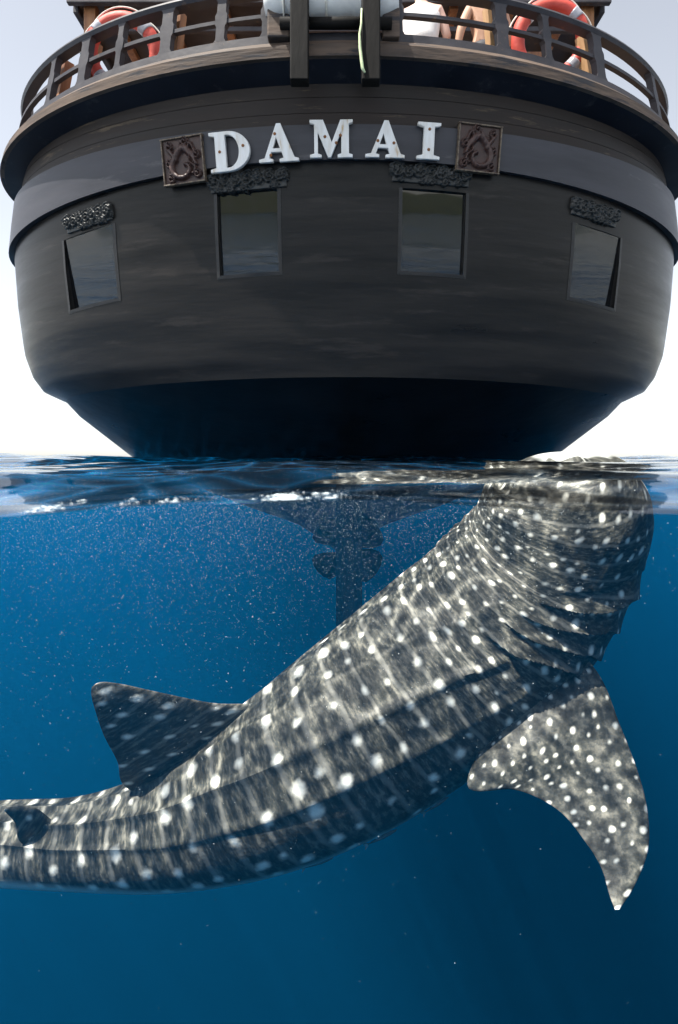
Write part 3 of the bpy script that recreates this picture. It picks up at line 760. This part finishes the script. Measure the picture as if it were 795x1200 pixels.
# people on deck: only the hips and arms show between the rails
def person(name_label, base, face, skin, top, shorts, lean_arm):
    """seated figure; base = hip point; face = heading in degrees (0 looks away from us)"""
    root = empty('person', base, name_label, 'person'); root.rotation_euler = (0, 0, R(face))
    J = {'pelvis': (0, 0, .10, .135, .105), 'waist': (0, 0, .27, .125, .09), 'chest': (0, .02, .46, .155, .11), 'neck': (0, .03, .60, .055, .055), 'headlo': (0, .06, .68, .066, .078), 'head': (0, .06, .78, .082, .098), 'crown': (0, .05, .86, .06, .07)}
    E = [('pelvis', 'waist'), ('waist', 'chest'), ('chest', 'neck'), ('neck', 'headlo'), ('headlo', 'head'), ('head', 'crown')]
    for s in (-1, 1):
        n = str(s)
        J['hip' + n] = (s * .10, .03, .08, .095, .095); J['knee' + n] = (s * .15, .46, .12, .062, .062); J['ankle' + n] = (s * .15, .50, -.30, .04, .045); J['toe' + n] = (s * .17, .66, -.355, .032, .025)
        E += [('pelvis', 'hip' + n), ('hip' + n, 'knee' + n), ('knee' + n, 'ankle' + n), ('ankle' + n, 'toe' + n)]
        J['sh' + n] = (s * .17, .02, .53, .06, .06)
        if lean_arm == s:
            J['el' + n] = (s * .27, -.02, .30, .043, .043); J['wr' + n] = (s * .31, .0, .07, .030, .030); d = Vector((.1 * s, .25, -.9)); o_ = Vector((0, 1, 0))
        else:
            J['el' + n] = (s * .25, .04, .28, .043, .043); J['wr' + n] = (s * .17, .26, .21, .030, .030); d = Vector((-.3 * s, .9, -.2)); o_ = Vector((1, 0, 0))
        d.normalize(); w = Vector(J['wr' + n][:3])
        J['palm' + n] = (*(w + d * .06), .036, .018); E += [('chest', 'sh' + n), ('sh' + n, 'el' + n), ('el' + n, 'wr' + n), ('wr' + n, 'palm' + n)]
        pm = w + d * .06
        for k in range(5):
            off = o_ * ((k - 2) * .017); ln = (.05, .065, .072, .066, .05)[k]
            dd = (d + o_ * ((k - 2) * .08) + (o_ * -.9 if k == 0 else Vector())).normalized()
            J[f'f{k}a' + n] = (*(pm + off + dd * .03), .0095, .009); J[f'f{k}b' + n] = (*(pm + off + dd * (.03 + ln * .5) + Vector((0, 0, -.006))), .0085, .008); J[f'f{k}c' + n] = (*(pm + off + dd * (.03 + ln) + Vector((0, 0, -.016))), .007, .007)
            E += [('palm' + n, f'f{k}a' + n), (f'f{k}a' + n, f'f{k}b' + n), (f'f{k}b' + n, f'f{k}c' + n)]
    ks = list(J); me = bpy.data.meshes.new('body'); me.from_pydata([J[k][:3] for k in ks], [(ks.index(a), ks.index(c)) for a, c in E], [])
    o = link('body', me, skin, root)
    sk = o.modifiers.new('skin', 'SKIN'); sd = me.skin_vertices[0].data if me.skin_vertices else None
    if sd is None:
        me.skin_vertices  # layer made with the modifier below
        bpy.context.view_layer.objects.active = o; bpy.ops.mesh.customdata_skin_add(); sd = me.skin_vertices[0].data
    for i, k in enumerate(ks):
        sd[i].radius = (J[k][3], J[k][4]); sd[i].use_root = (k == 'pelvis')
    o.modifiers.new('sub', 'SUBSURF').levels = 2; o.modifiers['sub'].render_levels = 2
    # head: face features and hair
    hb = MB(); hc = Vector((0, .06, .78))
    def ball(c, rx, ry, rz, cut=None, nm='hair', mat=None):
        mm = MB(); nu, nv = 20, 14; secs = []
        for i in range(nv + 1):
            a = -math.pi / 2 + math.pi * i / nv
            secs.append([Vector(c) + Vector((rx * max(.01, math.cos(a)) * math.cos(q), ry * max(.01, math.cos(a)) * math.sin(q), rz * math.sin(a))) for q in np.linspace(0, 6.2832, nu, endpoint=False)])
        mm.sweep(None, secs); return mesh(nm, mm.v, mm.f, mat, root, True)
    ball((0, .035, .83), .096, .105, .095, nm='hair', mat=M['hair'])
    ball((0, .175, .775), .016, .022, .03, nm='nose', mat=skin)
    for s in (-1, 1):
        ball((s * .032, .155, .80), .014, .008, .009, nm='eye', mat=M['towel']); ball((s * .098, .055, .785), .012, .022, .034, nm='ear', mat=skin)
    ball((0, .152, .725), .028, .01, .009, nm='mouth', mat=M['ring'])
    # clothes: shells round pelvis and, if worn, chest
    def shell(nm, mat, rings):
        mm = MB(); secs = []
        for (cx_, cy_, cz_, rx, ry) in rings: secs.append([Vector((cx_ + rx * math.cos(q), cy_ + ry * math.sin(q), cz_)) for q in np.linspace(0, 6.2832, 24, endpoint=False)])
        mm.sweep(None, secs); oo = mesh(nm, mm.v, mm.f, mat, root, True); return oo
    shell('shorts', shorts, [(0, .06, .0, .17, .17), (0, .03, .05, .20, .16), (0, .0, .13, .175, .135), (0, 0, .17, .155, .12)])
    for s in (-1, 1):
        mm = MB(); mm.tube([(s * .10, .03, .08), (s * .125, .22, .10), (s * .14, .34, .11)], [.12, .108, .10], 16); mesh('shorts_leg', mm.v, mm.f, shorts, root, True)
    if top is not None:
        shell('top', top, [(0, 0, .13, .18, .14), (0, 0, .27, .165, .125), (0, .015, .42, .19, .14), (0, .02, .52, .19, .12), (0, .025, .57, .10, .085)])
    return root
bench_top = 3.81
p1 = pix(571, 0, 5.86); person('bare backed person in dark shorts sitting on the stern bench, leaning on one arm', (p1.x, 5.86, bench_top - .0), 8, M['skin'], None, M['shorts'], -1)
p2 = pix(494, 0, 5.86); person('person in a white top sitting on the stern bench next to the davit beam', (p2.x, 5.88, bench_top - .0), -10, M['skin_lt'], M['towel'], M['towel'], 0)

# ---------------------------------------------------------------- the whale shark
ST = [  # px, py, distance, lateral half, dorsoventral half, roll of the back towards us (deg)
 (-420, 905, 3.55, .045, .11, 0), (-300, 955, 3.40, .06, .135, 0), (-150, 985, 3.22, .10, .165, 2), (0, 991, 3.05, .150, .185, 6), (100, 990, 2.95, .20, .200, 10), (200, 972, 2.88, .27, .262, 14), (300, 930, 2.82, .345, .350, 20),
 (390, 878, 2.78, .40, .400, 26), (470, 822, 2.79, .435, .415, 32), (550, 755, 2.78, .45, .400, 40), (605, 700, 2.71, .42, .37, 50), (640, 655, 2.63, .375, .33, 58), (656, 615, 2.55, .352, .29, 63), (661, 585, 2.49, .335, .26, 65), (660, 564, 2.45, .29, .20, 62), (656, 551, 2.43, .22, .13, 58), (654, 546, 2.42, .14, .07, 55), (653, 543.5, 2.42, .07, .03, 52), (653, 543, 2.42, .025, .012, 52)]
def catmull(A, n):
    A = np.array(A, float); m = len(A)
    P_ = np.vstack([2 * A[0] - A[1], A, 2 * A[-1] - A[-2]]); out = []
    for i in range(m - 1):
        p0, p1, p2, p3 = P_[i], P_[i + 1], P_[i + 2], P_[i + 3]
        for t in np.linspace(0, 1, n, endpoint=False):
            out.append(.5 * ((2 * p1) + (-p0 + p2) * t + (2 * p0 - 5 * p1 + 4 * p2 - p3) * t * t + (-p0 + 3 * p1 - 3 * p2 + p3) * t ** 3))
    out.append(A[-1]); return np.array(out)
S3 = [(*pix(a, c, Y), la, dv, ro) for a, c, Y, la, dv, ro in ST]
C = catmull(S3, 44)
pts = C[:, :3]; seg = np.linalg.norm(np.diff(pts, axis=0), axis=1); arc_s = np.concatenate([[0], np.cumsum(seg)])
Tn = np.gradient(pts, axis=0); Tn /= np.linalg.norm(Tn, axis=1)[:, None]
S_LEN = arc_s[-1]
def axes(i):
    T = Vector(Tn[i]); p = Vector(pts[i]); V = (p - Vector((0, 0, CAMZ))).normalized()
    Nn = V.cross(T)          # in the picture plane
    Nn.normalize()
    if Nn.dot(Vector((-.6, 0, .8))) < 0: Nn = -Nn
    Cc = T.cross(Nn); Cc.normalize()
    if Cc.dot(V) > 0: Cc = -Cc
    a = R(C[i, 5]); U = Nn * math.cos(a) + Cc * math.sin(a)
    return p, T, U.normalized(), T.cross(U).normalized()
NA = 180
GILL_S = None
def near_s(px, py):
    d = [(Vector(q) - pix(px, py, q[1])).length for q in pts]; return float(arc_s[int(np.argmin(d))])
sg = near_s(656, 615)
def spacing(s):
    h = (S_LEN - s)
    return float(np.interp(h, [0, .35, .8, 1.2, 2.2, 4, 6], [.06, .066, .09, .13, .165, .14, .10]))
ucum = np.concatenate([[0], np.cumsum([sg_ / spacing(.5 * (a + c)) for sg_, a, c in zip(seg, arc_s[:-1], arc_s[1:])])])
sv, sf, skin_uv, palev = [], [], [], []
FIN_AT = []
for i in range(len(pts)):
    p, T, U, Rt = axes(i); a_, b_ = C[i, 3], C[i, 4]; s = arc_s[i]; h = S_LEN - s
    girth = (a_ + b_) / 2
    rid = float(np.interp(h, [.5, 1.0, 3.5, 5], [.2, 1, 1, .3]))
    for k in range(NA):
        al = 2 * math.pi * k / NA - math.pi        # 0 = back, + = right side
        ca, sa = math.cos(al), math.sin(al); e = .92
        x = a_ * math.copysign(abs(sa) ** e, sa); y = b_ * math.copysign(abs(ca) ** e, ca)
        if ca < 0: y *= .92
        r = 0.0; d = abs(math.degrees(al))
        for c0, hgt, wd in ((0, .016, 5), (28, .014, 3.2), (58, .016, 3.0), (84, .012, 3.0)):
            r += rid * hgt * math.exp(-((d - c0) / wd) ** 2)
        # gill flaps, each lying over the next
        if 38 < d < 122:
            g = (sg - s - .0020 * abs(d - 88) + .006 * math.sin(d * .13 + s * 9)) / .10
            if 0 < g < 4.4:
                wgt = math.sin(math.pi * (d - 38) / 84) ** .8 * (1.0 if al > 0 else .5)
                fr_ = g - math.floor(g)
                r += wgt * ((.046 * (fr_ / .88) ** 1.8 if fr_ < .88 else .046 * (1 - (fr_ - .88) / .12)) - .012)
        pos = p + Rt * (x + r * sa) + U * (y + r * ca)
        sv.append(pos); skin_uv.append((ucum[i], al * girth / spacing(s), 0)); palev.append(max(0, min(1, (d - 128) / 16)))
for i in range(len(pts) - 1):
    for k in range(NA):
        l = (k + 1) % NA; sf.append((i * NA + k, i * NA + l, (i + 1) * NA + l, (i + 1) * NA + k))
for base, i in ((0, 0), ((len(pts) - 1) * NA, len(pts) - 1)):
    c = len(sv); sv.append(Vector(pts[i])); skin_uv.append((ucum[i], 0, 0)); palev.append(0.)
    for k in range(NA): sf.append((base + k, base + (k + 1) % NA, c))

def fin(lead, trail, thick, sp, uoff, pale=0.0, ncol=40, nrow=60, flare=0.0, blotch=0.15):
    """a blade between a leading and a trailing edge, each a list of (px, py, distance), root first"""
    le = catmull([pix(*q) for q in lead], 12); te = catmull([pix(*q) for q in trail], 12)
    def resample(a, n):
        d = np.concatenate([[0], np.cumsum(np.linalg.norm(np.diff(a, axis=0), axis=1))]); d /= d[-1]
        return np.stack([np.interp(np.linspace(0, 1, n), d, a[:, j]) for j in range(3)], -1)
    le, te = resample(le, nrow), resample(te, nrow); base = len(sv); n = 2 * ncol; FIN_AT.append((len(sv), len(sf)))
    for i in range(nrow):
        A, B = Vector(le[i]), Vector(te[i]); t = i / (nrow - 1); ch = (B - A)
        sp_dir = Vector(le[min(i + 1, nrow - 1)] + te[min(i + 1, nrow - 1)] - le[max(i - 1, 0)] - te[max(i - 1, 0)])
        nn = ch.cross(sp_dir)
        if nn.length < 1e-9: nn = Vector((0, -1, 0))
        nn.normalize()
        th = thick * (1 - t) ** .8 + .010 + flare * math.exp(-t / .06)
        for k in range(n):
            q = 2 * math.pi * k / n; u = .5 - .5 * math.cos(q)
            prof = math.sin(q) * (1.15 - .70 * u) * .5
            pnt = A + ch * u + nn * (prof * th)
            sv.append(pnt)
            skin_uv.append((uoff + t * np.linalg.norm(le[-1] - le[0]) / sp, u * ch.length / sp, blotch)); palev.append(pale)
    for i in range(nrow - 1):
        for k in range(n):
            l = (k + 1) % n; sf.append((base + i * n + k, base + i * n + l, base + (i + 1) * n + l, base + (i + 1) * n + k))
    sf.append(tuple(base + k for k in range(n))); sf.append(tuple(base + (nrow - 1) * n + k for k in range(n - 1, -1, -1)))
# right pectoral fin, the large one in front
fin([(650, 735, 2.56), (700, 787, 2.38), (727, 850, 2.27), (748, 905, 2.19), (759, 950, 2.13), (760, 995, 2.07), (744, 1038, 2.02), (726, 1066, 1.98)],
    [(578, 846, 2.48), (548, 921, 2.32), (606, 926, 2.28), (655, 950, 2.20), (690, 992, 2.11), (706, 1020, 2.06), (714, 1048, 2.01), (721, 1066, 1.98)], .085, .062, 100.0, .0, flare=.05, blotch=1.0)
# left pectoral fin, on the far side
fin([(520, 700, 3.05), (500, 790, 3.25), (470, 880, 3.42), (445, 950, 3.5)], [(470, 790, 3.05), (455, 830, 3.2), (440, 890, 3.38), (440, 950, 3.5)], .07, .095, 140.0, .1)
# first dorsal fin
fin([(345, 855, 2.84), (305, 828, 2.76), (250, 824, 2.71), (190, 812, 2.67), (145, 802, 2.64), (122, 799, 2.63), (113, 801, 2.63)],
    [(190, 945, 2.90), (146, 921, 2.80), (138, 893, 2.73), (122, 862, 2.68), (111, 830, 2.64), (107, 813, 2.63), (108, 805, 2.63)], .06, .13, 180.0, flare=.05)
# second dorsal fin
fin([(62, 962, 2.90), (44, 948, 2.83), (24, 944, 2.80), (8, 945, 2.79)], [(38, 998, 2.90), (22, 984, 2.83), (18, 965, 2.81), (5, 950, 2.79)], .035, .12, 220.0, flare=.02)
# anal and pelvic fins
fin([(330, 1005, 2.78), (300, 1026, 2.74), (262, 1034, 2.72)], [(262, 1010, 2.80), (250, 1026, 2.76), (248, 1034, 2.72)], .03, .12, 240.0, .3)
# tail fin, out of the picture on the left
fin([(-385, 930, 3.5), (-480, 860, 3.62), (-600, 720, 3.8), (-640, 640, 3.86)], [(-440, 925, 3.56), (-500, 900, 3.65), (-590, 780, 3.8), (-625, 650, 3.86)], .05, .15, 260.0)
fin([(-385, 930, 3.5), (-455, 980, 3.6), (-500, 1050, 3.66)], [(-440, 915, 3.56), (-480, 960, 3.62), (-510, 1045, 3.66)], .05, .15, 280.0)

def build_shark():
    cuts = FIN_AT + [(len(sv), len(sf))]
    def piece(v0, v1, f0, f1):
        me = bpy.data.meshes.new('whale_shark'); me.from_pydata([tuple(q) for q in sv[v0:v1]], [], [tuple(k - v0 for k in q) for q in sf[f0:f1]]); me.update()
        bm = bmesh.new(); bm.from_mesh(me); bmesh.ops.recalc_face_normals(bm, faces=bm.faces); bm.to_mesh(me); bm.free()
        at = me.attributes.new('skin', 'FLOAT_VECTOR', 'POINT'); at.data.foreach_set('vector', np.array(skin_uv[v0:v1], np.float32).ravel())
        ap = me.attributes.new('pale', 'FLOAT', 'POINT'); ap.data.foreach_set('value', np.array(palev[v0:v1], np.float32))
        me.materials.append(M['shark'])
        o = bpy.data.objects.new('tmp', me); col.objects.link(o); return o
    body = piece(0, cuts[0][0], 0, cuts[0][1]); fins = [piece(a[0], c[0], a[1], c[1]) for a, c in zip(cuts[:-1], cuts[1:])]
    for q in fins:
        b_ = body.modifiers.new('join', 'BOOLEAN'); b_.operation = 'UNION'; b_.solver = 'EXACT'; b_.object = q
    dg = bpy.context.evaluated_depsgraph_get(); me = bpy.data.meshes.new_from_object(body.evaluated_get(dg))
    for q in fins + [body]: bpy.data.objects.remove(q)
    kd = kdtree.KDTree(len(sv))
    for i, q in enumerate(sv): kd.insert(q, i)
    kd.balance(); near = [kd.find(q.co)[1] for q in me.vertices]
    for nm, typ, key, src in (('skin', 'FLOAT_VECTOR', 'vector', np.array(skin_uv, np.float32)), ('pale', 'FLOAT', 'value', np.array(palev, np.float32))):
        if nm in me.attributes: me.attributes.remove(me.attributes[nm])
        me.attributes.new(nm, typ, 'POINT').data.foreach_set(key, src[near].ravel())
    me.name = 'whale_shark'; me.materials.clear(); me.materials.append(M['shark'])
    me.polygons.foreach_set('use_smooth', [True] * len(me.polygons))
    me.set_sharp_from_angle(angle=R(48))
    print('shark verts', len(me.vertices), 'length', S_LEN)
    o = link('whale_shark', me)
    return tag(o, 'grey whale shark with white spots rising head up to the surface', 'shark')
build_shark()

# small fish that cling to the belly
def remora(px, py, Y, ang, ln, label):
    root = empty('remora', pix(px, py, Y), label, 'fish', 'small fish under the shark belly')
    root.rotation_euler = (0, R(-ang), 0)
    m = MB(); secs = []
    for s, w, h in ((0, .004, .004), (.05, .03, .028), (.2, .055, .05), (.45, .06, .06), (.7, .04, .045), (.9, .015, .02), (1, .008, .014)):
        secs.append([Vector(((s - .5) * ln, w * ln * math.cos(q), h * ln * math.sin(q))) for q in np.linspace(0, 6.283, 13)[:-1]])
    m.sweep(None, secs); mesh('body', m.v, m.f, M['fish'], root, True)
    def blade(nm, P_):
        mm = MB(); k = len(P_); mm.add([Vector((a * ln, -.004, c * ln)) for a, c in P_] + [Vector((a * ln, .004, c * ln)) for a, c in P_], [tuple(range(k)), tuple(range(2 * k - 1, k - 1, -1))] + [(i, (i + 1) % k, k + (i + 1) % k, k + i) for i in range(k)])
        mesh(nm, mm.v, mm.f, M['fishfin'], root)
    blade('tail', [(.47, .02), (.62, .11), (.58, 0), (.62, -.11), (.47, -.02)]); blade('belly_fin', [(-.05, -.04), (.16, -.16), (.2, -.04)])
M['fish'] = paint('remora_skin', (.05, .06, .065), (.16, .18, .18), .4, (1, 1, 6), 9.0, .1, 40)
M['fishfin'] = paint('remora_fin', (.14, .22, .24), (.25, .34, .35), .4, (1, 1, 1), 9.0, .1, 40)
remora(448, 981, 2.74, 207, .15, 'dark slender fish pressed against the shark belly below the flank spots')
remora(512, 943, 2.74, 214, .13, 'small pale fish under the shark belly close to the large pectoral fin')
remora(374, 1011, 2.76, 200, .14, 'small pale fish under the shark belly midway between pectoral fin and tail')

# ---------------------------------------------------------------- bubbles and specks near the surface, foam and glint flecks on the water
M['speck'] = paint('bubble_white', (.50, .60, .64), (.70, .78, .80), .5, (1, 1, 1), 9.0, 0)
def specks():
    n = 60000; V = []; Fc = []
    y = rng.uniform(.75, 4.2, n) ** 1.0
    x = rng.normal(-.25, .42, n) * y
    dep = rng.exponential(.17, n) * (.35 + .30 * y) * np.where(rng.random(n) < .12, 2.0, .85)
    z = -.012 - dep
    keep = (np.abs(x) < .6 * y + .2) & (z > -3) & ~((x > .42 * y) & (rng.random(n) < .6))
    x, y, z = x[keep], y[keep], z[keep]
    r = (.00020 + .00050 * rng.random(len(x)) ** 5) * (.35 + .65 * y)
    off = np.array([(1, 0, 0), (-1, 0, 0), (0, 1, 0), (0, -1, 0), (0, 0, 1), (0, 0, -1)], float)
    v = (np.stack([x, y, z], -1)[:, None, :] + off[None] * r[:, None, None]).reshape(-1, 3)
    oct_ = np.array([(0, 2, 4), (2, 1, 4), (1, 3, 4), (3, 0, 4), (2, 0, 5), (1, 2, 5), (3, 1, 5), (0, 3, 5)])
    f = (np.arange(len(x))[:, None, None] * 6 + oct_[None]).reshape(-1, 3)
    me = bpy.data.meshes.new('bubbles'); me.from_pydata(v.tolist(), [], f.tolist()); me.update()
    tag(link('bubbles', me, M['speck']), 'fine pale bubbles and specks drifting below the surface', 'bubbles', kind='stuff')
specks()
def foam():  # white flecks stand for foam and for sun glints along the edge
    V = []; Fc = []; off = np.array([(1, 0, 0), (-1, 0, 0), (0, 1, 0), (0, -1, 0), (0, 0, .6), (0, 0, -.6)], float)
    n = 420; cl = rng.uniform(20, 480, 26); wt = rng.random(26) ** 3; px = cl[rng.choice(26, n, p=wt / wt.sum())] + rng.normal(0, 8, n); y = Y0 + .003 + rng.exponential(.018, n) * (.3 + rng.random(n))
    x = (px - CX) / F * Y0 + rng.normal(0, .004, n); z = sea_h(x, y) + .0008
    r = .0004 + .0020 * rng.random(n) ** 4
    v = (np.stack([x, y, z], -1)[:, None, :] + off[None] * np.stack([r * rng.uniform(1, 3, n), r, r * .7], -1)[:, None, :]).reshape(-1, 3)
    oct_ = np.array([(0, 2, 4), (2, 1, 4), (1, 3, 4), (3, 0, 4), (2, 0, 5), (1, 2, 5), (3, 1, 5), (0, 3, 5)])
    f = (np.arange(n)[:, None, None] * 6 + oct_[None]).reshape(-1, 3)
    me = bpy.data.meshes.new('foam'); me.from_pydata(v.tolist(), [], f.tolist()); me.update()
    me.polygons.foreach_set('use_smooth', [True] * len(me.polygons))
    tag(link('foam', me, M['speck']), 'thin line of white flecks on the water edge, foam and modelled sun glints', 'foam', kind='stuff')
foam()
